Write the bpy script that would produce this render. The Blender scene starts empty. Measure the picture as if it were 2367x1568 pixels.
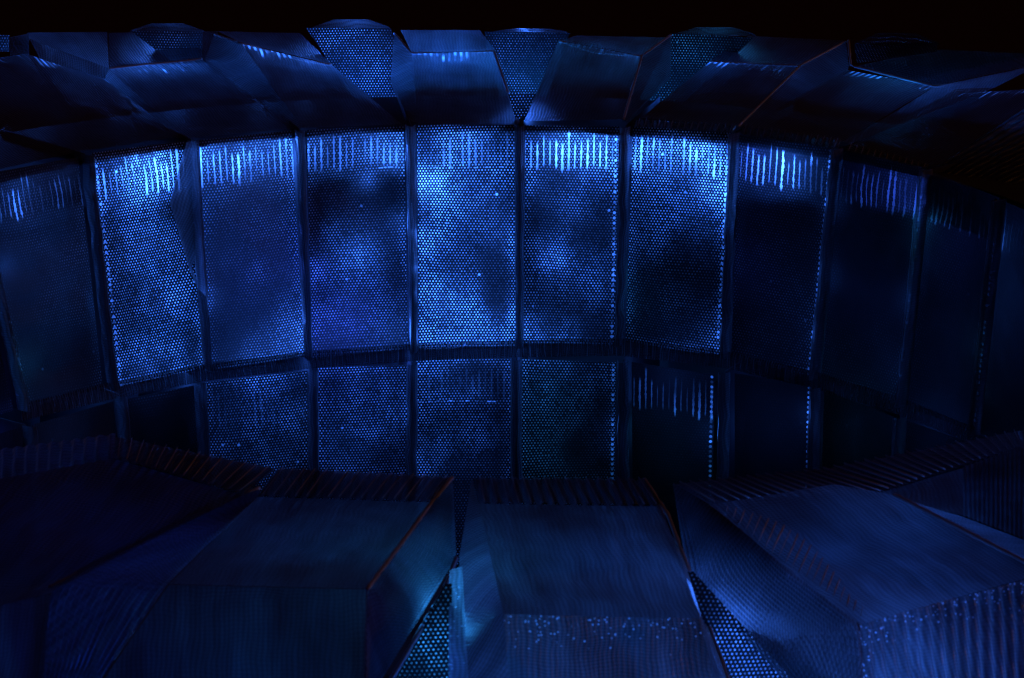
import bpy, math, random
from mathutils import Vector, noise

random.seed(7)
S = 0.25                                   # metres per ring radius: the shade is about half a metre across
# ---------------------------------------------------------------- camera
F = 7361.9; PITCH = 0.288; ROLL = -0.0022  # focal length in units of a 2367 px wide frame
CAM = Vector((0.0669, -4.6295, 1.2558))    # in ring radii, ring axis = z axis, upper wall edge at z = 0
sc = bpy.context.scene
cd = bpy.data.cameras.new('camera'); cam = bpy.data.objects.new('camera', cd)
sc.collection.objects.link(cam); sc.camera = cam
cam.location = CAM * S
cam.rotation_mode = 'XYZ'
cam.rotation_euler = (math.pi/2 - PITCH, 0, 0)
cd.sensor_width = 36; cd.lens = F / 2367 * 36
cd.clip_start = 0.01; cd.clip_end = 60
# a shallow depth of field, as in the photograph
cd.dof.use_dof = True; cd.dof.focus_distance = 5.35 * S; cd.dof.aperture_fstop = 64

# ---------------------------------------------------------------- world, view, lamps
w = bpy.data.worlds.new("World"); sc.world = w; w.use_nodes = True
bg = w.node_tree.nodes['Background']
bg.inputs[0].default_value = (0.9, 0.25, 0.12, 1); bg.inputs[1].default_value = 0.011
sc.view_settings.view_transform = 'Standard'; sc.view_settings.look = 'None'
sc.view_settings.exposure = 0; sc.view_settings.gamma = 1
sc.render.engine = 'CYCLES'
sc.cycles.filter_width = 1.2; sc.cycles.max_bounces = 6; sc.cycles.sample_clamp_indirect = 2

def area(name, loc, target, size, power, color):
    d = bpy.data.lights.new(name, 'AREA'); d.energy = power * S * S; d.color = color; d.size = size * S
    o = bpy.data.objects.new(name, d); sc.collection.objects.link(o)
    o.location = Vector(loc) * S
    o.rotation_euler = (Vector(target) - Vector(loc)).to_track_quat('-Z', 'Y').to_euler()
    return o
area('blue_fill_light', (-2.2, -2.5, 3.2), (0, -0.6, 0), 1.2, 1.6, (0.004, 0.10, 1.0))  # added fill light, lifts the dark film to navy
area('amber_lamp', (4.3, -0.9, 0.62), (0.3, -0.2, 0), 0.25, 10.0, (1.0, 0.36, 0.04))

# ---------------------------------------------------------------- from the picture to the ring
def ray(px, py):
    X = px - 1183.5; Y = py - 784
    c, s = math.cos(-ROLL), math.sin(-ROLL)
    x = c*X - s*Y; y = s*X + c*Y
    c, s = math.cos(PITCH), math.sin(PITCH)
    return Vector((x/F, c - (y/F)*s, -s - (y/F)*c))
def P(px, py, r):
    """where the view line meets the cylinder of radius |r| round the ring's axis: far side for r > 0, near side for r < 0"""
    d = ray(px, py); R = abs(r)
    a = d.x*d.x + d.y*d.y; b = CAM.x*d.x + CAM.y*d.y; c = CAM.x**2 + CAM.y**2 - R*R
    t = (-b + (1 if r > 0 else -1)*math.sqrt(max(b*b - a*c, 0)))/a
    return CAM + d*t

# ---------------------------------------------------------------- materials
def nt(name):
    m = bpy.data.materials.new(name); m.use_nodes = True
    t = m.node_tree; t.nodes.clear()
    return m, t
class N:
    def __init__(s, t): s.t = t
    def n(s, typ, **k):
        o = s.t.nodes.new(typ)
        for a, v in k.items(): setattr(o, a, v)
        return o
    def put(s, node, i, v):
        if isinstance(v, bpy.types.NodeSocket): s.t.links.new(v, node.inputs[i])
        else: node.inputs[i].default_value = v
    def m(s, op, *a):
        o = s.n('ShaderNodeMath', operation=op)
        for i, v in enumerate(a): s.put(o, i, v)
        return o.outputs[0]
    def step(s, x, a, b, lo=0.0, hi=1.0):
        o = s.n('ShaderNodeMapRange', interpolation_type='SMOOTHSTEP')
        for i, v in enumerate((x, a, b, lo, hi)): s.put(o, i, v)
        return o.outputs[0]
    def attr(s, name, kind='OBJECT'):
        o = s.n('ShaderNodeAttribute', attribute_type=kind, attribute_name=name)
        return o.outputs['Fac']
    def noise(s, vec, scale, detail=2, rough=.5):
        o = s.n('ShaderNodeTexNoise'); s.put(o, 'Vector', vec); s.put(o, 'Scale', scale); s.put(o, 'Detail', detail); s.put(o, 'Roughness', rough)
        return o.outputs[0]
    def xyz(s, x, y, z=0.0):
        o = s.n('ShaderNodeCombineXYZ'); s.put(o, 0, x); s.put(o, 1, y); s.put(o, 2, z); return o.outputs[0]
    def white(s, vec):
        o = s.n('ShaderNodeTexWhiteNoise'); s.put(o, 'Vector', vec); return o.outputs[0]
    def grey(s, x, tint=(1, 1, 1)):
        o = s.n('ShaderNodeCombineColor')
        for i in range(3): s.put(o, i, s.m('MULTIPLY', x, tint[i]))
        return o.outputs[0]

PITCHD = 0.0056            # spacing of the punched holes, in ring radii
def perforated(name):
    """clear film punched with a hexagonal grid of holes; streak highlights of flutes painted into its upper band. UV are ring radii."""
    m, t = nt(name); N_ = N(t)
    uv = N_.n('ShaderNodeUVMap'); sep = N_.n('ShaderNodeSeparateXYZ'); t.links.new(uv.outputs[0], sep.inputs[0])
    u0, v0 = sep.outputs[0], sep.outputs[1]
    sd = N_.attr('seed')
    geo = N_.n('ShaderNodeTexCoord').outputs['Object']
    # slow warp: the film is stretched unevenly
    w1 = N_.m('MULTIPLY', N_.m('SUBTRACT', N_.noise(N_.xyz(u0, v0, sd), 5, 0), .5), .012)
    w2 = N_.m('MULTIPLY', N_.m('SUBTRACT', N_.noise(N_.xyz(v0, u0, sd), 5, 0), .5), .012)
    u = N_.m('DIVIDE', N_.m('ADD', u0, w1), PITCHD); v = N_.m('DIVIDE', N_.m('ADD', v0, w2), PITCHD*math.sqrt(3))
    def lat(du, dv):
        a = N_.m('ADD', u, du); b = N_.m('ADD', v, dv)
        fa = N_.m('SUBTRACT', N_.m('FRACT', a), .5); fb = N_.m('MULTIPLY', N_.m('SUBTRACT', N_.m('FRACT', b), .5), math.sqrt(3))
        d = N_.m('SQRT', N_.m('ADD', N_.m('MULTIPLY', fa, fa), N_.m('MULTIPLY', fb, fb)))
        idn = N_.white(N_.xyz(N_.m('FLOOR', a), N_.m('FLOOR', b), N_.m('ADD', sd, du)))
        # holes differ: most open, a few clogged
        rad = N_.m('MULTIPLY', N_.step(idn, 0.0, 0.30, 0.12, 0.20), N_.attr('rad'))
        g = N_.step(d, rad, N_.m('ADD', rad, .09), 1.0, 0.0)
        return N_.m('MULTIPLY', g, N_.m('ADD', .5, N_.m('MULTIPLY', idn, .5)))
    dots = N_.m('MAXIMUM', lat(0, 0), lat(.5, .5))
    big = N_.n('ShaderNodeTexVoronoi', feature='F1'); big.inputs['Scale'].default_value = 60; t.links.new(N_.xyz(u0, v0, sd), big.inputs['Vector'])
    glint_spot = N_.m('MULTIPLY', N_.step(big.outputs['Distance'], .10, .2, 1.0, 0.0), N_.step(N_.white(big.outputs['Position']), .975, .98))  # sparse glints painted in as bright spots
    # cloudy light and dark painted into the holes' translucency
    patch = N_.step(N_.noise(N_.xyz(u0, v0, sd), 5.0, 2, .45), .38, .60, .16, 1.0)
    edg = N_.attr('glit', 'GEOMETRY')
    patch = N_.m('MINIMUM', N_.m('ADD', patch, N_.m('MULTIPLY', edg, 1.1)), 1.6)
    patch = N_.m('MULTIPLY', patch, N_.step(N_.noise(N_.xyz(u0, N_.m('MULTIPLY', v0, .7), N_.m('ADD', sd, 9.0)), 19, 2, .6), .32, .68, .5, 1.4))
    dots = N_.m('MULTIPLY', dots, patch)
    # hem of larger holes down one edge
    hd = N_.m('DIVIDE', N_.m('SUBTRACT', N_.attr('hemd', 'GEOMETRY'), .005), PITCHD)
    hv = N_.m('MULTIPLY', N_.m('SUBTRACT', N_.m('FRACT', N_.m('DIVIDE', v0, PITCHD*1.7)), .5), 1.7)
    hr = N_.m('SQRT', N_.m('ADD', N_.m('MULTIPLY', hd, hd), N_.m('MULTIPLY', hv, hv)))
    hid = N_.white(N_.xyz(N_.m('FLOOR', N_.m('DIVIDE', v0, PITCHD*1.7)), 3.0, sd))
    hem = N_.m('MULTIPLY', N_.step(hr, .38, .58, 1.0, 0.0), N_.step(hid, .15, .9, .1, 1.0))
    hem = N_.m('MULTIPLY', hem, N_.attr('hem'))
    dots = N_.m('ADD', N_.m('MULTIPLY', dots, N_.m('MULTIPLY', N_.attr('dot'), .85)), hem)
    # a crease where the fluted band ends, its glints painted as extra translucency
    cw = N_.m('ABSOLUTE', N_.m('SUBTRACT', N_.m('ADD', v0, N_.m('MULTIPLY', N_.noise(N_.xyz(u0, sd, 4.0), 18, 2), .006)), N_.m('ADD', N_.attr('band'), .005)))
    crease = N_.m('MULTIPLY', N_.step(cw, .0007, .0016, 1.0, 0.0), N_.step(N_.noise(N_.xyz(u0, sd, 7.0), 90, 2, .7), .5, .72, 0.0, .8))
    crease = N_.m('MULTIPLY', crease, N_.attr('crease'))
    dots = N_.m('ADD', dots, crease)
    # streak highlights on the upper band's flutes, painted as extra translucency
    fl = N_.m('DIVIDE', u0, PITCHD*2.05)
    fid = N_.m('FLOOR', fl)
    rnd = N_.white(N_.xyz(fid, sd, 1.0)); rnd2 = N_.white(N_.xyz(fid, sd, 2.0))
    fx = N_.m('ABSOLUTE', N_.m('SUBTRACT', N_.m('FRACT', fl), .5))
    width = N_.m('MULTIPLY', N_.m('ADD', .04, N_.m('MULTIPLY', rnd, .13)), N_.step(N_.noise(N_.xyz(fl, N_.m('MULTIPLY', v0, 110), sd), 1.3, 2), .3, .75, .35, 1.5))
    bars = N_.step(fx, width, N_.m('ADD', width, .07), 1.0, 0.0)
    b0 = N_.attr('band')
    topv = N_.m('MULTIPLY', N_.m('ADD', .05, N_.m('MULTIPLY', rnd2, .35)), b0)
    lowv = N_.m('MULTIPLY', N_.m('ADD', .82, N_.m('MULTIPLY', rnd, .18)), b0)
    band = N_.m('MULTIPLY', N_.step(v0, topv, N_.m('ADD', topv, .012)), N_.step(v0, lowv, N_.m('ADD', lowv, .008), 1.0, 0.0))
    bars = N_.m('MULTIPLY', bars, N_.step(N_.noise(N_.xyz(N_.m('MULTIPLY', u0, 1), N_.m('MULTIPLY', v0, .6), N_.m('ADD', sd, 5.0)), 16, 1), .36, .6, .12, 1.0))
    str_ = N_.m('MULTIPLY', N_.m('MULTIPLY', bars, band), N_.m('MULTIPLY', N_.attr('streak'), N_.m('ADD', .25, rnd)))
    fine = N_.noise(N_.xyz(N_.m('MULTIPLY', u0, 2), v0, sd), 260, 2, .7)
    film = N_.m('MULTIPLY', N_.attr('film'), N_.m('ADD', .05, N_.m('MULTIPLY', fine, .15)))
    tr = N_.m('MINIMUM', N_.m('ADD', N_.m('ADD', N_.m('ADD', dots, N_.m('MULTIPLY', glint_spot, N_.attr('dot'))), str_), film), 1.0)
    ts = N_.n('ShaderNodeBsdfTranslucent'); t.links.new(N_.grey(tr), ts.inputs[0])
    bmp = N_.n('ShaderNodeBump'); bmp.inputs['Strength'].default_value = .5; bmp.inputs['Distance'].default_value = .0006
    t.links.new(N_.m('ADD', fine, dots), bmp.inputs['Height'])
    gl = N_.n('ShaderNodeBsdfPrincipled'); gl.inputs['Base Color'].default_value = (.008, .010, .014, 1)
    gl.inputs['Roughness'].default_value = .32; gl.inputs['Specular IOR Level'].default_value = .12
    t.links.new(bmp.outputs[0], gl.inputs['Normal'])
    ad = N_.n('ShaderNodeAddShader'); t.links.new(ts.outputs[0], ad.inputs[0]); t.links.new(gl.outputs[0], ad.inputs[1])
    o = N_.n('ShaderNodeOutputMaterial'); t.links.new(ad.outputs[0], o.inputs[0])
    return m

def fluted(name):
    """clear unpunched film with fine moulded ribs"""
    m, t = nt(name); N_ = N(t)
    uv = N_.n('ShaderNodeUVMap'); sep = N_.n('ShaderNodeSeparateXYZ'); t.links.new(uv.outputs[0], sep.inputs[0])
    u0, v0 = sep.outputs[0], sep.outputs[1]; sd = N_.attr('seed')
    wob = N_.m('MULTIPLY', N_.noise(N_.xyz(u0, v0, sd), 14, 2), .02)
    ribs = N_.m('SINE', N_.m('MULTIPLY', N_.m('ADD', u0, wob), 2*math.pi/PITCHD))
    cross = N_.m('SINE', N_.m('MULTIPLY', N_.m('ADD', v0, N_.m('MULTIPLY', wob, 1.5)), 2*math.pi/(PITCHD*.8)))
    fine = N_.noise(N_.xyz(N_.m('MULTIPLY', u0, 3), v0, sd), 330, 2, .7)
    wide = N_.noise(N_.xyz(u0, N_.m('MULTIPLY', v0, .5), sd), 9, 3, .6)
    ragged = N_.noise(N_.xyz(N_.m('MULTIPLY', u0, 60), N_.m('MULTIPLY', v0, 5), sd), 1.6, 3, .6)
    tr = N_.m('MULTIPLY', N_.attr('film'), N_.m('MULTIPLY', N_.m('ADD', .62, N_.m('MULTIPLY', ribs, .16)), N_.m('ADD', 1.0, N_.m('MULTIPLY', cross, .14))))
    tr = N_.m('MULTIPLY', tr, N_.step(wide, .3, .7, .55, 1.5))
    tr = N_.m('MULTIPLY', tr, N_.step(ragged, .25, .8, .75, 1.35))
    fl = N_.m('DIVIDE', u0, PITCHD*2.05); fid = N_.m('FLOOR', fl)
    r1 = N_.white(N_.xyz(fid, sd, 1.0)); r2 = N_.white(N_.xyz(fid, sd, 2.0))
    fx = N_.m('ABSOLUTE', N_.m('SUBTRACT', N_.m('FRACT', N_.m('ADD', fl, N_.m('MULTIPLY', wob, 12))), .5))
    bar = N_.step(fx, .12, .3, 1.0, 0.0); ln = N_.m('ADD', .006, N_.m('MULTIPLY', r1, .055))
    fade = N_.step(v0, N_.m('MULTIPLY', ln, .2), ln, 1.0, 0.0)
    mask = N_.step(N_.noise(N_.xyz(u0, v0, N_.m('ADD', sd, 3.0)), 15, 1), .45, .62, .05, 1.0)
    comb = N_.m('MULTIPLY', N_.m('MULTIPLY', bar, fade), N_.m('MULTIPLY', N_.m('MULTIPLY', mask, N_.m('ADD', .3, r2)), N_.attr('comb')))  # streak highlights painted into the film below its top edge
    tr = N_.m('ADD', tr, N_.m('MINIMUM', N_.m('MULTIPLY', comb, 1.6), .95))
    # scattered sparkle painted in as bright pin pricks, denser along some folds
    vo = N_.n('ShaderNodeTexVoronoi', feature='F1'); vo.inputs['Scale'].default_value = 250
    t.links.new(N_.xyz(u0, v0, sd), vo.inputs['Vector'])
    pick = N_.white(vo.outputs['Position'])
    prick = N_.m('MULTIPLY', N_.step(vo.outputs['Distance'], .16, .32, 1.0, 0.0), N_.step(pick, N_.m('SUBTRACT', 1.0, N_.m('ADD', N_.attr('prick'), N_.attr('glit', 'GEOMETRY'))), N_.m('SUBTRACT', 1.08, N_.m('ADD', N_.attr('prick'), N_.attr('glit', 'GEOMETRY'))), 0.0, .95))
    tr = N_.m('ADD', tr, prick)
    ts = N_.n('ShaderNodeBsdfTranslucent'); t.links.new(N_.grey(tr), ts.inputs[0])
    bmp = N_.n('ShaderNodeBump'); bmp.inputs['Strength'].default_value = .7; bmp.inputs['Distance'].default_value = .0006
    t.links.new(N_.m('ADD', N_.m('MULTIPLY', ribs, .6), N_.m('ADD', N_.m('MULTIPLY', cross, .3), fine)), bmp.inputs['Height'])
    gl = N_.n('ShaderNodeBsdfPrincipled'); gl.inputs['Base Color'].default_value = (.035, .036, .042, 1)
    gl.inputs['Roughness'].default_value = .30; gl.inputs['Specular IOR Level'].default_value = .5
    t.links.new(bmp.outputs[0], gl.inputs['Normal'])
    ad = N_.n('ShaderNodeAddShader'); t.links.new(ts.outputs[0], ad.inputs[0]); t.links.new(gl.outputs[0], ad.inputs[1])
    mx = N_.n('ShaderNodeMixShader'); mx.inputs[0].default_value = .22
    tp = N_.n('ShaderNodeBsdfTransparent'); t.links.new(ad.outputs[0], mx.inputs[1]); t.links.new(tp.outputs[0], mx.inputs[2])
    o = N_.n('ShaderNodeOutputMaterial'); t.links.new(mx.outputs[0], o.inputs[0])
    return m

def plain(name, col, rough, var=.4, scale=60):
    m, t = nt(name); N_ = N(t)
    tc = N_.n('ShaderNodeTexCoord').outputs['Object']
    k = N_.m('ADD', 1 - var/2, N_.m('MULTIPLY', N_.noise(tc, scale, 3), var))
    p = N_.n('ShaderNodeBsdfPrincipled'); t.links.new(N_.grey(k, col), p.inputs['Base Color'])
    p.inputs['Roughness'].default_value = rough
    o = N_.n('ShaderNodeOutputMaterial'); t.links.new(p.outputs[0], o.inputs[0])
    return m
PERF = perforated('perforated_film'); FLUTE = fluted('fluted_film')
HEM = plain('hem_film', (.30, .28, .26), .35)
OPAQUE = plain('opaque_film', (.02, .02, .024), .6)
TABLE = plain('table_surface', (.085, .018, .006), .75)

# ---------------------------------------------------------------- building
def link(name, verts, faces, mat, parent=None, uvs=None, props=None):
    me = bpy.data.meshes.new(name); me.from_pydata([tuple(v*S) for v in verts], [], faces); me.update()
    if uvs:
        l = me.uv_layers.new(name='UVMap')
        for p in me.polygons:
            for li in p.loop_indices: l.data[li].uv = uvs[me.loops[li].vertex_index]
    for p in me.polygons: p.use_smooth = True
    me.materials.append(mat)
    o = bpy.data.objects.new(name, me); sc.collection.objects.link(o)
    if parent: o.parent = parent
    for k, v in (props or {}).items(): o[k] = v
    return o

def along(chain, t):
    L = [0]
    for a, b in zip(chain, chain[1:]): L.append(L[-1] + (b - a).length)
    s = t*L[-1]
    for i in range(1, len(chain)):
        if s <= L[i] + 1e-9:
            d = L[i] - L[i-1]
            return chain[i-1].lerp(chain[i], (s - L[i-1])/d if d > 1e-9 else 0)
    return chain[-1]

seed_n = [0]
def facet(name, left, right, mat, parent, nu=24, nv=24, wob=.004, corr=0, amp=0., bow=0., planar=True, gt=0., gl_=0., side=0, frame=0., **pr):
    """film stretched between a left and a right edge (each a list of (px, py, r) from top to bottom)"""
    seed_n[0] += 1; sd = seed_n[0]*1.37
    Lc = [P(*q) for q in left]; Rc = [P(*q) for q in right]
    verts, uvs = [], []; vlen = (Lc[-1]-Lc[0]).length*.5 + (Rc[-1]-Rc[0]).length*.5
    if corr: nu = max(nu, corr*8)
    glit = []; hemd = []
    e1 = ((Rc[0]-Lc[0]) + (Rc[-1]-Lc[-1])); e1.normalize(); O = (Lc[0]+Rc[0])/2
    e2 = (O - (Lc[-1]+Rc[-1])/2); e2 = (e2 - e1*e2.dot(e1)).normalized()
    rows = [(along(Lc, j/nv), along(Rc, j/nv)) for j in range(nv+1)]
    for j, (a, b) in enumerate(rows):
        a2, b2 = rows[min(j+1, nv)]; a1, b1 = rows[max(j-1, 0)]
        for i in range(nu+1):
            u = i/nu; v = j/nv
            p = a.lerp(b, u)
            n = (b-a).cross(a2.lerp(b2, u)-a1.lerp(b1, u))
            n = n.normalized() if n.length > 1e-12 else Vector((0, 0, 1))
            e = math.sin(math.pi*u)*math.sin(math.pi*v)
            k = wob*(noise.noise(Vector((p.x*7, p.y*7+sd, p.z*7)))*2 + noise.noise(Vector((p.x*24, p.y*24-sd, p.z*24)))*.6)*min(1, 3*e)
            k += bow*e
            if corr: k += amp*math.sin(2*math.pi*corr*u)*min(1, 6*min(v, 1-v)+.3)
            verts.append(p + n*k)
            uvs.append(((p-O).dot(e1), -(p-O).dot(e2)) if planar else ((u-.5)*(b-a).length, v*vlen))
            wd = (b-a).length; hemd.append((1-u if side > 0 else u)*wd)
            dt = (p - rows[0][0].lerp(rows[0][1], u)).length; dl = (p - a).length
            db = (p - rows[-1][0].lerp(rows[-1][1], u)).length; dr = (p - b).length
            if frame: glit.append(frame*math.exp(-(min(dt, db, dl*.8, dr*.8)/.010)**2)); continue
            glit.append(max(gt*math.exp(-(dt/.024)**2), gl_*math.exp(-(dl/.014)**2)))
    W = nu+1
    faces = [(j*W+i, j*W+i+1, (j+1)*W+i+1, (j+1)*W+i) for j in range(nv) for i in range(nu)]
    props = dict(seed=sd, film=.05, dot=.8, streak=0., band=.09, hem=0., rad=1., crease=0., prick=0., comb=.0)
    props.update(pr)
    props = {k: float(v) for k, v in props.items()}
    o = link(name, verts, faces, mat, parent, uvs, props)
    if side:
        at = o.data.attributes.new('hemd', 'FLOAT', 'POINT'); at.data.foreach_set('value', hemd)
    if gt or gl_ or frame:
        at = o.data.attributes.new('glit', 'FLOAT', 'POINT'); at.data.foreach_set('value', glit)
    return o

def quad(name, tl, tr, br, bl, mat, parent, **k):
    return facet(name, [tl, bl], [tr, br], mat, parent, **k)

def tube(name, pts, rad, parent, mat=None, jag=.3, n=7, seg=40):
    """a rolled hem along an edge"""
    C = [P(*q) if not isinstance(q, Vector) else q for q in pts]
    verts, faces = [], []; seed_n[0] += 1; sd = seed_n[0]
    for j in range(seg+1):
        c = along(C, j/seg); d = (along(C, min(1, (j+1)/seg)) - along(C, max(0, (j-1)/seg))).normalized()
        a = d.orthogonal().normalized(); b = d.cross(a)
        r = rad*(1 + jag*noise.noise(Vector((j*.9, sd, 0)))*2)
        for i in range(n):
            q = 2*math.pi*i/n
            verts.append(c + (a*math.cos(q) + b*math.sin(q))*r)
    for j in range(seg):
        for i in range(n):
            faces.append((j*n+i, j*n+(i+1) % n, (j+1)*n+(i+1) % n, (j+1)*n+i))
    faces += [tuple(range(n-1, -1, -1)), tuple(seg*n+i for i in range(n))]
    return link(name, verts, faces, mat or HEM, parent)

# ---------------------------------------------------------------- setting
zt = -1.02
tb = link('table', [Vector((-30, -12, zt)), Vector((30, -12, zt)), Vector((30, 40, zt)), Vector((-30, 40, zt))], [(0, 1, 2, 3)], TABLE)
tb['kind'] = 'structure'

# ---------------------------------------------------------------- the shade
shade = bpy.data.objects.new('lamp_shade_ring', None); sc.collection.objects.link(shade)
shade.location = (0, 0, zt*S)
shade['label'] = 'ring-shaped lampshade of folded punched film, glowing deep blue on the dark table'
shade['category'] = 'lampshade'
# parts are placed in ring coordinates and parented with the table offset undone
_link = link
def link(name, verts, faces, mat, parent=None, uvs=None, props=None):
    off = Vector((0, 0, zt))
    return _link(name, [v - off for v in verts], faces, mat, parent, uvs, props)

# ---- wall panels of the upper row: corners in the picture, top at r 1.0, foot at r .962
T, B = 1.0, .962
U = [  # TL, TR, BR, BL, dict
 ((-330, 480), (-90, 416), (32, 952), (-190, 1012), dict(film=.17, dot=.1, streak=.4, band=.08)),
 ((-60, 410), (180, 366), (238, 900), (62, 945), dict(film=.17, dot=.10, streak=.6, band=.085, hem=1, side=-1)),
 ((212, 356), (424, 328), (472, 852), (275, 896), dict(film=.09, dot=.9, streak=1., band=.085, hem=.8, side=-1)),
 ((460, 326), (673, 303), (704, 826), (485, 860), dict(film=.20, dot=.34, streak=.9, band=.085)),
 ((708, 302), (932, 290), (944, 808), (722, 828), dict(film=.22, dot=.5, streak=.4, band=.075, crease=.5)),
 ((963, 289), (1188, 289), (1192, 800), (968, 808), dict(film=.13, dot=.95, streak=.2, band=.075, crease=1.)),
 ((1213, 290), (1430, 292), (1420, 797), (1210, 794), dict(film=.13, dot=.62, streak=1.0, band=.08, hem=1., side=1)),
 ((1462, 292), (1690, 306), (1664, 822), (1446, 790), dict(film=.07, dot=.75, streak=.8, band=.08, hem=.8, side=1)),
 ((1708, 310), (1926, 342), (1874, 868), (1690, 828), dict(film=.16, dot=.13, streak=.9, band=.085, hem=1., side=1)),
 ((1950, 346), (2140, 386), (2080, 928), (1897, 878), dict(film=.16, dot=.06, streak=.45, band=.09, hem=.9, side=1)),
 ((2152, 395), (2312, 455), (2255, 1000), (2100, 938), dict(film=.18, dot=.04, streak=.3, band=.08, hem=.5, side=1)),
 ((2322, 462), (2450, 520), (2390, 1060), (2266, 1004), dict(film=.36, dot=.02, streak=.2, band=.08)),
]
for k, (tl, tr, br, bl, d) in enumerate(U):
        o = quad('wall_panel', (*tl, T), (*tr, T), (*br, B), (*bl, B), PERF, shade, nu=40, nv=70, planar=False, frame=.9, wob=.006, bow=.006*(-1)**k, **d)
# ---- wall panels of the lower row, running on down behind the near rim
T2, B2 = .955, .93
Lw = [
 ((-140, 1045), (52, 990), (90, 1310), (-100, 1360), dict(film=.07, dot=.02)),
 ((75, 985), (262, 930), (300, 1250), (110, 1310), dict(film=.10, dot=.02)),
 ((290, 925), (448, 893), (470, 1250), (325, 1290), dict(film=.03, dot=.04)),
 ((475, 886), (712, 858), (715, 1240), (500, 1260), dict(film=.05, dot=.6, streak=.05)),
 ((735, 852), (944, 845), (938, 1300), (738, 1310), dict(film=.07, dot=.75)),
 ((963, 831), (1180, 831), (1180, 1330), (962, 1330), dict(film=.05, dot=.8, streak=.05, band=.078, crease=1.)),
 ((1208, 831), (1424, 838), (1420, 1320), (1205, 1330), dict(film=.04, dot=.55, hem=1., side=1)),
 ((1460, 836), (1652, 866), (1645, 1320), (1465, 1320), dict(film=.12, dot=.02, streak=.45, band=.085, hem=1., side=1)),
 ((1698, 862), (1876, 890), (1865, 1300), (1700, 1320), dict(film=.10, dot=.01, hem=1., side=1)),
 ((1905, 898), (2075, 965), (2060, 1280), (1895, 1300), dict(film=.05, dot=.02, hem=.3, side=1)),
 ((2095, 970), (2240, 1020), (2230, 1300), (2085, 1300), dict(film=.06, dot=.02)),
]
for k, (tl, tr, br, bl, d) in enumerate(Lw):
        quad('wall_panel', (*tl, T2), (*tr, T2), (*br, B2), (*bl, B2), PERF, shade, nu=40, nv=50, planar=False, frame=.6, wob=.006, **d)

# ---- folded seams between the panels (a real fold standing into the ring) and the light-blocking fins added behind them
def seam(t, b, wt, wb, rt, rb, depth=.02, film=.07):
    l = [(t[0]-wt, t[1], rt), (b[0]-wb, b[1], rb)]; r = [(t[0]+wt, t[1], rt), (b[0]+wb, b[1], rb)]
    Lc = [P(*q) for q in l]; Rc = [P(*q) for q in r]
    verts, faces, uvs = [], [], []; n = 30; M = 6
    seed_n[0] += 1; sd = seed_n[0]
    for j in range(n+1):
        a = Lc[0].lerp(Lc[1], j/n); c = Rc[0].lerp(Rc[1], j/n); mid = (a+c)/2
        inw = Vector((-mid.x, -mid.y, 0)).normalized()
        jig = noise.noise(Vector((j*.35, sd, 0)))*.0045
        for i in range(M+1):
            u = i/M; p = a.lerp(c, u) + inw*(depth*math.sin(math.pi*u)**.7 + .002) + (c-a).normalized()*jig
            verts.append(p); uvs.append(((u-.5)*.03, j/n*.4))
    W = M+1
    faces = [(j*W+i, j*W+i+1, (j+1)*W+i+1, (j+1)*W+i) for j in range(n) for i in range(M)]
    o = link('seam_fold', verts, faces, FLUTE, shade, uvs, dict(seed=sd*1.1, film=film, prick=.03))
    # fin: thin unseen divider, added to stop light crossing between panels
    q0, q1 = (Lc[0]+Rc[0])/2, (Lc[1]+Rc[1])/2
    out = Vector((q0.x, q0.y, 0)).normalized(); tan = Vector((-out.y, out.x, 0))*.0015
    R0, R1 = .003, .26
    A = [q0+out*R0, q0+out*R1, q1+out*(R1+.03), q1+out*R0]
    vv = [p+tan for p in A]+[p-tan for p in A]
    ff = [(0, 1, 2, 3), (7, 6, 5, 4), (0, 4, 5, 1), (1, 5, 6, 2), (2, 6, 7, 3), (3, 7, 4, 0)]
    link('light_block_fin', vv, ff, OPAQUE, shade)
SE_T = [(-72, 412), (196, 358), (442, 324), (691, 300), (947, 287), (1201, 287), (1446, 290), (1699, 304), (1938, 340), (2146, 388), (2317, 458)]
SE_B = [(50, 950), (256, 900), (478, 856), (713, 828), (956, 810), (1201, 800), (1433, 796), (1677, 824), (1886, 872), (2090, 935), (2260, 1002)]
for t, b in zip(SE_T, SE_B): seam(t, b, 12, 9, .998, .962)
SF_T = [(62, 985), (276, 915), (460, 880), (723, 850), (953, 838), (1194, 826), (1442, 830), (1676, 858), (1890, 892), (2086, 962)]
SF_B = [(100, 1310), (310, 1290), (485, 1270), (726, 1310), (950, 1330), (1194, 1335), (1442, 1335), (1672, 1330), (1880, 1300), (2075, 1300)]
for t, b in zip(SF_T, SF_B): seam(t, b, 13, 13, .955, .93, film=.08)
facet('overlap_flap', [(430, 330, .986), (392, 470, .984), (436, 620, .976), (456, 668, .974)], [(452, 328, .986), (462, 450, .982), (472, 600, .976), (478, 690, .972)], FLUTE, shade, nu=12, nv=30, film=.5, prick=.05)
facet('seam_fold', [(949, 470, .957), (953, 560, .957), (957, 700, .955)], [(952, 470, .957), (965, 600, .957), (964, 700, .955)], FLUTE, shade, nu=6, nv=40, wob=.001, film=.9)  # film sliver added and backlit to make a highlight on the seam
# ---- the dark ledge between the rows
for k in range(len(SE_B)-1):
    a, b = SE_B[k], SE_B[k+1]
    quad('ledge_strip', (a[0], a[1]-14, .958), (b[0], b[1]-14, .958), (b[0], b[1]+26, .950), (a[0], a[1]+26, .950), FLUTE, shade, nu=30, nv=6, wob=.003,
         corr=14, amp=.0012, film=.012, prick=.004)

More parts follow.
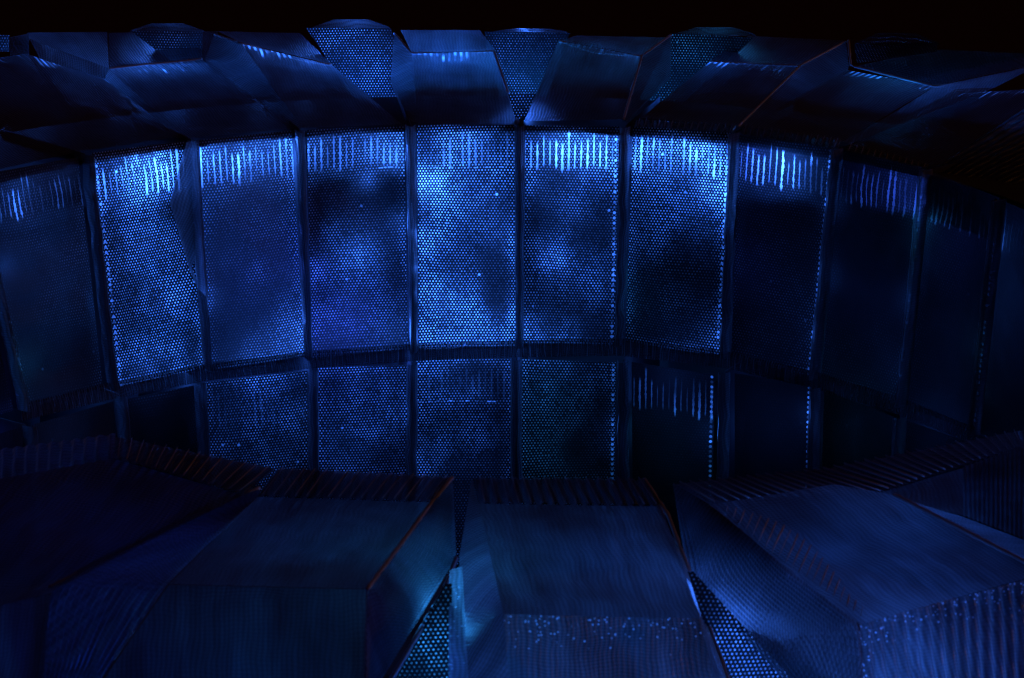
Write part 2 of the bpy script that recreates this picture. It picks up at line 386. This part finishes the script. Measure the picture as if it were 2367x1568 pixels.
# ---- outer wall that closes the lit chambers
n = 96
def wall_top(a): return -.30 + .28*max(0, min(1, (math.cos(a) + .02)/.1))
rg = [(r, [2*math.pi*i/n for i in range(n)], low) for r, low in ((1.27, 0), (1.22, 1))]
verts = [Vector((r*math.sin(a), r*math.cos(a), -.86 if lo_ else wall_top(a))) for r, aa, lo_ in rg for a in aa]
link('outer_wall', verts, [(i, (i+1) % n, n+(i+1) % n, n+i) for i in range(n)], OPAQUE, shade)
# unseen lid added to keep chamber light off the boxes, shelves to band the glow
N1 = 30
an = [-1.45 + 2.9*i/N1 for i in range(N1+1)]
vv = [Vector((r*math.sin(a), r*math.cos(a), z)) for z in (-.012, -.02) for r in (1.0, 1.27) for a in an]
W1 = N1+1
ff = []
for i in range(N1):
    ff += [(i, i+1, W1+i+1, W1+i), (2*W1+i, 3*W1+i, 3*W1+i+1, 2*W1+i+1)]
link('light_block_lid', vv, ff, OPAQUE, shade)
def shelf(a, b, r, depth, thick=.002, gap=.012):
    A, Bq = P(*a, r), P(*b, r)
    oa, ob = (Vector((q.x, q.y, 0)).normalized() for q in (A, Bq))
    q4 = [A+oa*gap, Bq+ob*gap, Bq+ob*depth, A+oa*depth]; up = Vector((0, 0, thick))
    link('light_block_shelf', [q+up for q in q4]+[q-up for q in q4], [(0, 1, 2, 3), (7, 6, 5, 4), (0, 4, 5, 1), (1, 5, 6, 2), (2, 6, 7, 3), (3, 7, 4, 0)], OPAQUE, shade)  # unseen blocker, added to cut dark edges into the glow
for k, h in enumerate((120, 122, 118, 106, 112, 96, 112, 116, 124, 110, 110)):
    tl, tr, br, bl, _ = U[k]
    fa, fb = h/(bl[1]-tl[1]), h/(br[1]-tr[1])
    if k in (0, 3, 5, 7): continue
    shelf((tl[0]+(bl[0]-tl[0])*fa, tl[1]+h-6), (tr[0]+(br[0]-tr[0])*fb, tr[1]+h-6), .995, .24)
shelf((1462, 385), (1690, 560), .99, .22, gap=.03)  # slanted blocker added for a dark swath across the panel
for k, h in ((3, 60), (5, 92), (7, 100)):
    tl, tr, br, bl, _ = Lw[k]
    shelf((tl[0], tl[1]+h), (tr[0], tr[1]+h), .955, .2)
# ---- rim boxes
def along2(l, r, u):
    A, Bq = P(*l[0]).lerp(P(*r[0]), u), P(*l[-1]).lerp(P(*r[-1]), u)
    return A, Bq
def ridges(segs, parent, rad=.0008, lift=.003):
    """the moulded ridges of a ribbed strip: fine raised lines, one mesh"""
    verts, faces = [], []
    for a, b in segs:
        d = (b-a).normalized(); s1 = d.cross(Vector((0, 0, 1))).normalized(); s2 = Vector((0, 0, 1)); o = len(verts)
        w1 = rad*random.uniform(.6, 1.3)
        for p, k in ((a, .6), (a.lerp(b, .5), 1.), (b, .7)):
            p = p + s2*lift + s1*random.uniform(-.0006, .0006)
            verts += [p - s1*w1*k, p + s2*w1*2*k, p + s1*w1*k, p - s2*w1*3]
        for j in (0, 1):
            for i in range(4): faces.append((o+4*j+i, o+4*j+(i+1) % 4, o+4*j+4+(i+1) % 4, o+4*j+4+i))
        faces += [(o+3, o+2, o+1, o), (o+8, o+9, o+10, o+11)]
    return link('moulded_ridges', verts, faces, HEM, parent)
def box(face, strip=None, walls=(), mat=FLUTE, edges=(), **pr):
    """main face, then its sub-parts"""
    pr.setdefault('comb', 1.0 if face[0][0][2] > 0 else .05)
    f = facet('rim_box', face[0], face[1], mat, shade, nu=30, nv=30, **pr)
    if strip:
        st = facet('rib_strip', strip[0], strip[1], FLUTE, f, nu=40, nv=8, wob=.001, corr=strip[2], amp=strip[3], film=pr.get('film', .05)*.6)
        ridges([((along2(strip[0], strip[1], (i+.5)/strip[2]))) for i in range(strip[2])], f, .0006)
    for w_ in walls:
        k = dict(wob=.003, film=.08); k.update(w_[3] if len(w_) > 3 else {})
        facet(w_[0], w_[1], w_[2], k.pop('mat', FLUTE), f, **k)
    for e in edges: tube('hem', e, .0026, f)
    return f
f1, f2 = 1.03, 1.42      # base and outer radius on the far side
# B (left edge)
box(([(-120, 150, f2), (-20, 398, f1)], [(62, 128, f2), (205, 348, f1)]), film=.06)
box(([(62, 128, f2), (205, 350, f1)], [(244, 186, f2-.02), (412, 318, f1)]), film=.04,
    walls=[('back_flap', [(62, 78, 1.50), (66, 96, 1.43)], [(246, 76, 1.55), (250, 160, 1.43)], dict(film=.10)),
           ('side_panel', [(66, 92, 1.43), (90, 138, 1.40)], [(250, 160, 1.43), (244, 188, 1.40)], dict(film=.10))])
# C
box(([(250, 162, f2), (432, 322, f1)], [(466, 140, f2), (684, 298, f1)]), film=.09,
    walls=[('side_panel', [(250, 160, f2), (240, 188, f2-.02)], [(430, 318, f1), (404, 322, f1)], dict(film=.10)),
           ('back_flap', [(250, 78, 1.58), (252, 158, 1.43)], [(502, 74, 1.60), (500, 168, 1.40)], dict(film=.03))],
    edges=[[(250, 161, f2), (330, 152, f2), (400, 146, f2), (466, 138, f2)]])
# D
box(([(556, 102, f2), (698, 297, f1)], [(766, 152, f2), (928, 288, f1)]), film=.11,
    walls=[('side_panel', [(494, 82, 1.50), (470, 142, 1.40), (560, 215, 1.25), (684, 300, f1)], [(558, 102, f2), (600, 160, 1.35), (640, 220, 1.2), (698, 296, f1)], dict(film=.11)),
           ('back_flap', [(500, 74, 1.60), (556, 100, 1.43)], [(692, 78, 1.60), (766, 150, 1.43)], dict(film=.05))],
    edges=[[(494, 82, 1.50), (556, 102, f2), (680, 136, f2), (766, 152, f2)]])
# E
box(([(950, 124, f2), (966, 288, f1)], [(1140, 119, f2), (1196, 286, f1)]), film=.16,
    walls=[('side_panel', [(910, 78, 1.50), (902, 190, 1.30), (940, 292, f1)], [(950, 124, f2), (960, 200, 1.25), (966, 290, f1)], dict(film=.13)),
           ('back_flap', [(924, 70, 1.56), (950, 122, 1.43)], [(1108, 70, 1.56), (1144, 118, 1.43)], dict(film=.16))],
    edges=[[(910, 78, 1.50), (950, 124, f2), (1040, 125, f2), (1140, 119, f2)], [(1140, 119, f2), (1198, 286, f1)]])
# F
box(([(1290, 94, f2), (1212, 280, f1)], [(1482, 130, f2), (1440, 276, f1)]), film=.07,
    walls=[('side_panel', [(1482, 130, f2), (1462, 200, 1.25), (1440, 277, f1)], [(1550, 80, 1.50), (1548, 180, 1.35), (1450, 280, f1)], dict(film=.06)),
           ('back_flap', [(1330, 82, 1.58), (1292, 94, 1.43)], [(1540, 86, 1.58), (1480, 128, 1.43)], dict(film=.06))],
    edges=[[(1290, 94, f2), (1370, 120, f2), (1482, 130, f2), (1550, 80, 1.50)], [(1482, 130, f2), (1440, 276, f1)]])
# G
box(([(1640, 142, f2), (1482, 272, f1)], [(1848, 151, f2), (1708, 290, f1)]), film=.06,
    strip=([(1470, 276, 1.03), (1466, 292, 1.0)], [(1700, 290, 1.03), (1694, 304, 1.0)], 15, .004),
    walls=[('side_panel', [(1848, 151, f2), (1780, 220, 1.22), (1706, 291, f1)], [(1954, 94, 1.52), (1962, 162, 1.44), (1722, 296, f1)], dict(film=.12)),
           ('back_flap', [(1728, 82, 1.60), (1642, 140, 1.43)], [(1952, 92, 1.60), (1848, 149, 1.43)], dict(film=.04))],
    edges=[[(1640, 142, f2), (1750, 148, f2), (1848, 151, f2), (1954, 94, 1.52)], [(1848, 151, f2), (1706, 291, f1)]])
# H
box(([(1955, 160, f2), (1720, 292, f1)], [(2160, 198, f2), (1946, 326, f1)]), film=.06,
    strip=([(1716, 290, 1.03), (1712, 308, 1.0)], [(1944, 322, 1.03), (1936, 340, 1.0)], 15, .004),
    walls=[('side_panel', [(2160, 198, f2), (2060, 262, 1.22), (1946, 326, f1)], [(2400, 148, 1.5), (2300, 200, 1.38), (1964, 332, f1)], dict(film=.16, prick=.05)),
           ('back_flap', [(1984, 150, 1.46), (2080, 186, 1.44), (2158, 197, 1.43)], [(2150, 114, 1.60), (2380, 124, 1.60), (2400, 146, 1.5)], dict(film=.08, corr=26, amp=.003))],
    edges=[[(1960, 92, 1.52), (1965, 150, 1.45), (2160, 198, f2), (2260, 188, 1.46), (2400, 146, 1.5)]])
# I
box(([(2206, 214, 1.38), (1966, 334, f1)], [(2440, 200, 1.38), (2160, 386, f1)]), film=.05,
    strip=([(1960, 330, 1.03), (1954, 346, 1.0)], [(2146, 380, 1.03), (2140, 396, 1.0)], 13, .003))
box(([(2440, 200, 1.38), (2150, 388, f1)], [(2640, 330, 1.38), (2330, 455, f1)]), film=.12, corr=14, amp=.003)
facet('back_flap', [(22, 88, 1.47), (22, 150, 1.43)], [(66, 80, 1.47), (66, 132, 1.43)], FLUTE, shade, film=.04)
# ---- punched gussets between the boxes
def gusset(l, r, **k):
    kk = dict(film=.02, dot=1.1); kk.update(k); kk['film'] = .03; kk['dot'] = max(.8, kk['dot']); kk['rad'] = .72
    return facet('punched_gusset', l, r, PERF, shade, nu=24, nv=24, **kk)
gusset([(-60, 84, 1.5), (-60, 122, 1.5)], [(20, 84, 1.5), (20, 122, 1.5)])
gusset([(300, 74, 1.5), (395, 144, 1.5)], [(466, 74, 1.5), (466, 144, 1.5)])
gusset([(706, 66, 1.5), (860, 292, 1.48)], [(902, 66, 1.5), (960, 292, 1.48)], dot=.8, film=.08)
gusset([(1118, 73, 1.5), (1170, 292, 1.48)], [(1316, 76, 1.5), (1240, 292, 1.48)], dot=.7, film=.08)
gusset([(1552, 76, 1.5), (1445, 292, 1.48)], [(1740, 86, 1.5), (1520, 292, 1.48)], dot=.35, film=.05)
gusset([(1972, 100, 1.53), (1980, 145, 1.47)], [(2165, 96, 1.53), (2165, 118, 1.5)], dot=.35)
gusset([(1172, 216, 1.06), (1194, 286, 1.05)], [(1238, 216, 1.06), (1208, 286, 1.05)])
# low arched flaps standing behind the gussets
for a, b, y, yy in ((300, 470, 72, 56), (720, 900, 64, 46), (1140, 1310, 72, 66), (1556, 1745, 78, 62), (1975, 2170, 98, 74)):
    m1, m2 = a+(b-a)*.28, a+(b-a)*.72
    facet('back_flap', [(a, y+2, 1.53), (a+1, y+4, 1.53)], [(b, y+2, 1.53), (b, y+4, 1.53)], FLUTE, shade, nu=4, nv=2, wob=0)
    facet('back_flap', [(a, y, 1.53), (m1, yy, 1.55), (m2, yy, 1.55), (b, y, 1.53)], [(a+6, y+4, 1.53), (m1, y+4, 1.53), (m2, y+4, 1.53), (b-6, y+4, 1.53)], FLUTE, shade, nu=6, nv=30, wob=.001, film=.03)

# ---------------- near side (negative radii)
g0, g1, g2, g3 = -1.0, -1.07, -1.42, -1.5
# middle box
box(([(1108, 1165, g1), (1165, 1420, g2)], [(1530, 1170, g1), (1620, 1430, g2)]), film=.10,
    strip=([(1098, 1106, g0), (1108, 1163, g1)], [(1490, 1108, g0), (1530, 1168, g1)], 16, .005),
    walls=[('side_panel', [(1092, 1108, g0), (1062, 1290, -1.22), (1082, 1640, g3)], [(1108, 1165, g1), (1165, 1420, g2), (1184, 1640, g3)], dict(film=.16)),
           ('outer_panel', [(1165, 1420, g2), (1184, 1640, g3)], [(1620, 1430, g2), (1668, 1640, g3)], dict(film=.13, prick=.02, wob=.008, gt=.7)),
           ('side_panel', [(1530, 1170, g1), (1620, 1430, g2), (1668, 1640, g3)], [(1492, 1108, g0), (1600, 1338, -1.24), (1710, 1640, g3)], dict(film=.10)),
           ('edge_flap', [(1040, 1318, -1.28), (1038, 1640, -1.5)], [(1070, 1310, -1.28), (1088, 1640, -1.5)], dict(film=.40, prick=.10, gl_=.3))],
    edges=[[(1490, 1108, g0), (1545, 1190, -1.09), (1600, 1338, -1.24), (1710, 1640, g3)]])
# left box
box(([(596, 1150, g1), (392, 1352, g2)], [(1000, 1162, g1), (850, 1362, g2)]), film=.08,
    strip=([(642, 1085, g0), (596, 1148, g1)], [(1046, 1105, g0), (1000, 1160, g1)], 16, .004),
    walls=[('side_panel', [(1000, 1162, g1), (850, 1362, g2), (846, 1640, g3)], [(1046, 1106, g0), (1056, 1290, -1.2), (840, 1640, g3)], dict(film=.20, corr=22, amp=.0015)),
           ('side_panel', [(600, 1132, g0), (340, 1252, -1.2), (118, 1362, -1.38), (80, 1640, g3)], [(602, 1152, g1), (480, 1262, -1.24), (385, 1356, g2), (190, 1640, g3)], dict(film=.24, corr=14, amp=.003)),
           ('outer_panel', [(392, 1354, g2), (195, 1640, g3)], [(850, 1364, g2), (846, 1640, g3)], dict(film=.09, wob=.01))],
    edges=[[(1046, 1105, g0), (1000, 1162, g1), (850, 1362, g2)], [(1056, 1290, -1.2), (1030, 1360, -1.26), (866, 1640, g3)], [(600, 1130, g0), (340, 1250, -1.2), (118, 1360, -1.38)]])
# far left box
box(([(262, 1062, g1), (-60, 1120, -1.2), (-60, 1420, g2)], [(562, 1146, g1), (330, 1262, -1.22), (110, 1376, g2)]), film=.07,
    strip=([(268, 1012, g0), (262, 1060, g1)], [(636, 1086, g0), (566, 1144, g1)], 14, .002),
    walls=[('side_panel', [(-60, 1050, g0), (-60, 1122, g1)], [(268, 1005, g0), (264, 1062, g1)], dict(film=.14, corr=12, amp=.004)),
           ('outer_panel', [(-60, 1420, g2), (-60, 1640, g3)], [(118, 1372, g2), (96, 1640, g3)], dict(film=.14))],
    edges=[])
# right box
box(([(1640, 1166, g1), (1800, 1300, -1.22), (1988, 1442, g2)], [(1930, 1118, g1), (2068, 1142, -1.12), (2420, 1322, g2)]), film=.16,
    strip=([(1560, 1118, g0), (1640, 1164, g1)], [(1890, 1086, g0), (2050, 1136, g1)], 15, .002),
    walls=[('side_panel', [(1556, 1116, g0), (1590, 1332, -1.22), (1880, 1640, g3)], [(1640, 1166, g1), (1800, 1300, -1.22), (1988, 1442, g2), (2000, 1640, g3)], dict(film=.16, prick=.05, corr=20, amp=.003)),
           ('outer_panel', [(1988, 1442, g2), (2002, 1640, g3)], [(2420, 1324, g2), (2440, 1640, g3)], dict(film=.17, prick=.004, corr=16, amp=.002, gt=.7, gl_=.8))],
    edges=[[(2068, 1142, -1.12), (2240, 1230, -1.28), (2420, 1322, g2)]])
rbox = [o for o in bpy.data.objects if o.name.startswith('rim_box')][-1]
tk = []
for i in range(21):
    t_ = i/20; x0, y0 = 1672+(1985-1672)*t_, 1190+(1420-1190)*t_
    L_ = 26+52*math.sin(math.pi*min(1, t_*1.1))
    r_ = -1.09 - .31*t_
    tk.append((P(x0+L_*.42, y0-L_*.72, r_+.03*math.sin(math.pi*t_)), P(x0+4, y0+6, r_)))
ridges(tk, rbox, .0010, .002)
# glittering fold where the right box's panels meet
# far right box
box(([(2040, 1136, g1), (2060, 1150, -1.1)], [(2226, 1080, g1), (2228, 1190, -1.2)]), film=.13, prick=.03,
    strip=([(1890, 1086, g0), (2046, 1134, g1)], [(2400, 985, g0), (2400, 1016, g1)], 22, .0015),
    walls=[('side_panel', [(2226, 1078, g1), (2228, 1190, -1.2)], [(2420, 1006, g1), (2420, 1262, -1.36)], dict(film=.13, corr=18, amp=.003)),
           ('outer_panel', [(2060, 1146, -1.12), (2225, 1192, -1.2), (2420, 1266, -1.36)], [(2068, 1154, -1.13), (2235, 1224, -1.26), (2420, 1318, g2)], dict(film=.26, prick=.03, gt=.7))])
# punched gussets on the near side
gusset([(1030, 1350, -1.34), (866, 1640, -1.34)], [(1046, 1350, -1.34), (1046, 1640, -1.34)], dot=.8, film=.02)
gusset([(1590, 1320, -1.34), (1690, 1640, -1.34)], [(1604, 1320, -1.34), (1900, 1640, -1.34)], dot=1., film=.02)

# ---------------------------------------------------------------- blue lamps inside the chambers, and added ones under other film
BL = (.036, .170, 1.0); PU = (.034, .112, 1.0); TE = (.022, .25, .8)
def led(px, py, r, depth, power, col=BL, size=.02):
    d = bpy.data.lights.new('blue_backlight', 'POINT'); d.energy = power*S*S; d.color = col; d.shadow_soft_size = size*S
    o = bpy.data.objects.new('blue_backlight', d); sc.collection.objects.link(o)
    p = P(px, py, r); out = Vector((p.x, p.y, 0)).normalized()
    o.location = (p + out*depth)*S
    return o
G = 9.6
for px, py, depth, e, col in (
    (60, 440, .07, .5, BL), (100, 660, .14, .9, BL), (130, 560, .12, .3, BL),
    (350, 385, .05, 1.5, BL), (290, 390, .07, .6, BL), (340, 560, .06, .35, BL), (350, 650, .09, .3, BL), (330, 870, .035, .45, BL), (430, 840, .03, .25, BL), (400, 700, .03, .14, BL),
    (490, 370, .05, .6, BL), (580, 370, .06, .9, BL), (655, 345, .05, .6, BL), (515, 590, .05, .10, BL), (600, 640, .12, 1.3, PU), (665, 790, .035, .7, BL), (560, 830, .035, .40, BL), (485, 690, .018, .10, BL), (668, 628, .015, .05, PU),
    (860, 335, .06, .5, BL), (915, 370, .04, .4, BL), (740, 340, .05, .25, BL), (832, 590, .04, .36, BL), (800, 760, .06, .9, PU), (915, 780, .04, .35, BL), (935, 520, .03, .16, BL), (850, 420, .035, .2, BL), (735, 630, .015, .06, PU), (735, 770, .025, .15, PU),
    (1000, 430, .035, .75, BL), (1075, 345, .07, .7, BL), (1110, 470, .05, .35, BL), (1030, 690, .028, .42, BL), (1100, 780, .05, .8, BL), (1150, 560, .04, .3, BL), (990, 560, .03, .25, BL), (1170, 720, .03, .18, BL), (1000, 790, .03, .2, BL),
    (1280, 350, .04, .7, BL), (1370, 345, .05, 1.3, BL), (1280, 600, .022, .20, BL), (1320, 480, .06, .45, BL), (1380, 640, .06, .25, BL), (1240, 770, .022, .22, BL), (1325, 780, .022, .10, BL), (1240, 440, .03, .1, BL),
    (1500, 350, .05, .6, BL), (1610, 350, .06, 1.4, BL), (1650, 440, .04, .6, BL), (1580, 780, .035, .10, BL), (1650, 780, .03, .1, BL), (1500, 560, .05, .07, BL), (1490, 690, .03, .05, TE), (1560, 470, .03, .05, BL),
    (1810, 365, .06, 1.4, BL), (1740, 360, .05, .3, PU), (1730, 620, .07, .10, PU), (1860, 700, .10, .12, BL), (1920, 470, .04, .12, BL),
    (1915, 640, .03, .10, BL), (1895, 780, .03, .06, BL), (2125, 520, .03, .08, TE), (2105, 700, .03, .07, BL), (2090, 850, .03, .06, BL), (2300, 560, .03, .04, BL), (2280, 800, .03, .05, TE), (20, 620, .03, .14, BL), (50, 840, .03, .1, TE),
    (2090, 440, .08, .45, PU), (2010, 700, .10, .14, PU), (2120, 560, .05, .06, TE), (2200, 560, .10, .16, PU), (2190, 800, .10, .12, BL), (2330, 700, .10, .2, BL)):
    led(px, py, .98, depth, e*G/10, col)
for px, py, depth, e, col in (
    (540, 1010, .05, .3, BL), (670, 960, .06, .35, BL), (650, 1060, .04, .12, BL), (800, 1010, .06, .5, BL), (910, 960, .05, .3, BL), (830, 862, .02, .10, BL), (1070, 870, .06, .35, BL), (1100, 1020, .08, .5, BL), (990, 1060, .04, .25, BL),
    (1270, 900, .05, .18, TE), (1300, 1040, .07, .32, TE), (1400, 1000, .04, .10, BL),
    (150, 1030, .08, .5, BL), (0, 1040, .08, .4, PU), (370, 980, .06, .08, BL), (1560, 1010, .08, .3, TE), (1780, 980, .08, .5, BL), (1980, 1000, .08, .5, TE), (2160, 1030, .08, .5, BL),
    (1550, 890, .05, .3, BL), (1640, 1000, .03, .14, BL), (1860, 960, .03, .18, BL), (2050, 990, .03, .06, BL), (1070, 1180, .08, .5, BL)):
    led(px, py, .945, depth, e*G/24, col)
for px, py, e in ((985, 1480, .5), (1020, 1580, .5), (1720, 1500, .7), (1800, 1620, .6), (1650, 1420, .3)):
    led(px, py, -1.34, -.06, e*.8, BL if px > 1100 else TE, .03)
for px, py, r, d, e in ((1993, 1480, -1.45, -.09, .25), (2000, 1570, -1.48, -.09, .25), (2060, 1420, -1.43, -.09, .25), (2150, 1390, -1.43, -.09, .2), (1380, 1440, -1.44, -.09, .22), (1550, 1440, -1.44, -.09, .2), (1210, 1430, -1.44, -.09, .08),
                        (2130, 1190, -1.18, -.09, .2), (2190, 1210, -1.2, -.09, .15), (1075, 1480, -1.4, -.03, .12)):
    o_ = led(px, py, r, .0, e*.7, PU if px == 1075 else BL, .03)
    o_.location.z -= .11*S  # lamps added beneath the sparkling folds to brighten them
for px, py, e in ((600, 118, .16), (700, 142, .16), (745, 165, .16), (400, 165, .25), (330, 170, .12), (275, 175, .08), (985, 140, .10), (1090, 140, .12), (1420, 140, .12), (1660, 165, .08), (2130, 215, .14), (1840, 180, .08), (80, 160, .12)):
    o_ = led(px, py, 1.41, .0, e, BL, .01)
    o_.location.z -= .035*S  # small lamps added close under the far boxes' top edges
for px, py, e in ((956, 540, .006), (960, 620, .008), (961, 680, .004)): led(px, py, .957, .008, e, BL, .003)  # tiny lamps added behind the highlight sliver
for px, py, e in ((1206, 236, .2), (1207, 262, .05)): led(px, py, 1.06, .05, e, BL, .01)
# lamps added under the boxes of the rim to brighten them, far and near
def low(px, py, r, drop, power, col=BL):
    d = bpy.data.lights.new('blue_backlight', 'POINT'); d.energy = power*S*S; d.color = col; d.shadow_soft_size = .03*S
    o = bpy.data.objects.new('blue_backlight', d); sc.collection.objects.link(o)
    o.location = (P(px, py, r) - Vector((0, 0, drop)))*S
for px, py, e in ((820, 90, .8), (870, 170, .5), (1215, 90, .6), (1205, 190, .4), (1640, 100, .25), (1530, 190, .12), (410, 95, .4), (0, 100, .5)):
    led(px, py, 1.50, .08, e*1.6, BL if px < 1500 else TE, .03)
for px, py, e, col in ((160, 150, 1, BL), (370, 190, 1.2, BL), (650, 150, 1.4, BL), (820, 100, 2.2, BL), (1050, 150, 4.4, BL), (1215, 110, 1.6, TE), (1400, 130, 1.3, TE),
                       (1640, 110, .6, BL), (1730, 180, .5, BL), (2060, 130, .7, TE), (2000, 220, .6, BL), (2180, 240, .9, BL), (400, 95, .8, BL), (2330, 320, 1.2, BL)):
    low(px, py, 1.40, .10, e*.36, (col[0]*.4, col[1]*.85, col[2]))
for px, py, r, e, col in ((1330, 1300, -1.25, 1.2, BL), (1400, 1520, -1.40, 1.6, TE), (760, 1260, -1.25, 1., BL), (940, 1350, -1.25, 1.3, PU), (500, 1480, -1.4, 1.2, PU), (350, 1350, -1.25, 2.2, PU),
                       (150, 1200, -1.2, 2.4, PU), (60, 980, -.98, .7, BL), (230, 990, -.97, .4, BL), (2060, 1330, -1.25, 2.6, BL), (1800, 1430, -1.3, 2., BL), (2200, 1500, -1.4, 1.6, PU), (2240, 1150, -1.12, 1.2, BL), (960, 1560, -1.40, 1.8, TE), (1720, 1540, -1.42, 1.8, BL)):
    low(px, py, r, .14, e*.085, (col[0]*.15, col[1]*.68, col[2]))
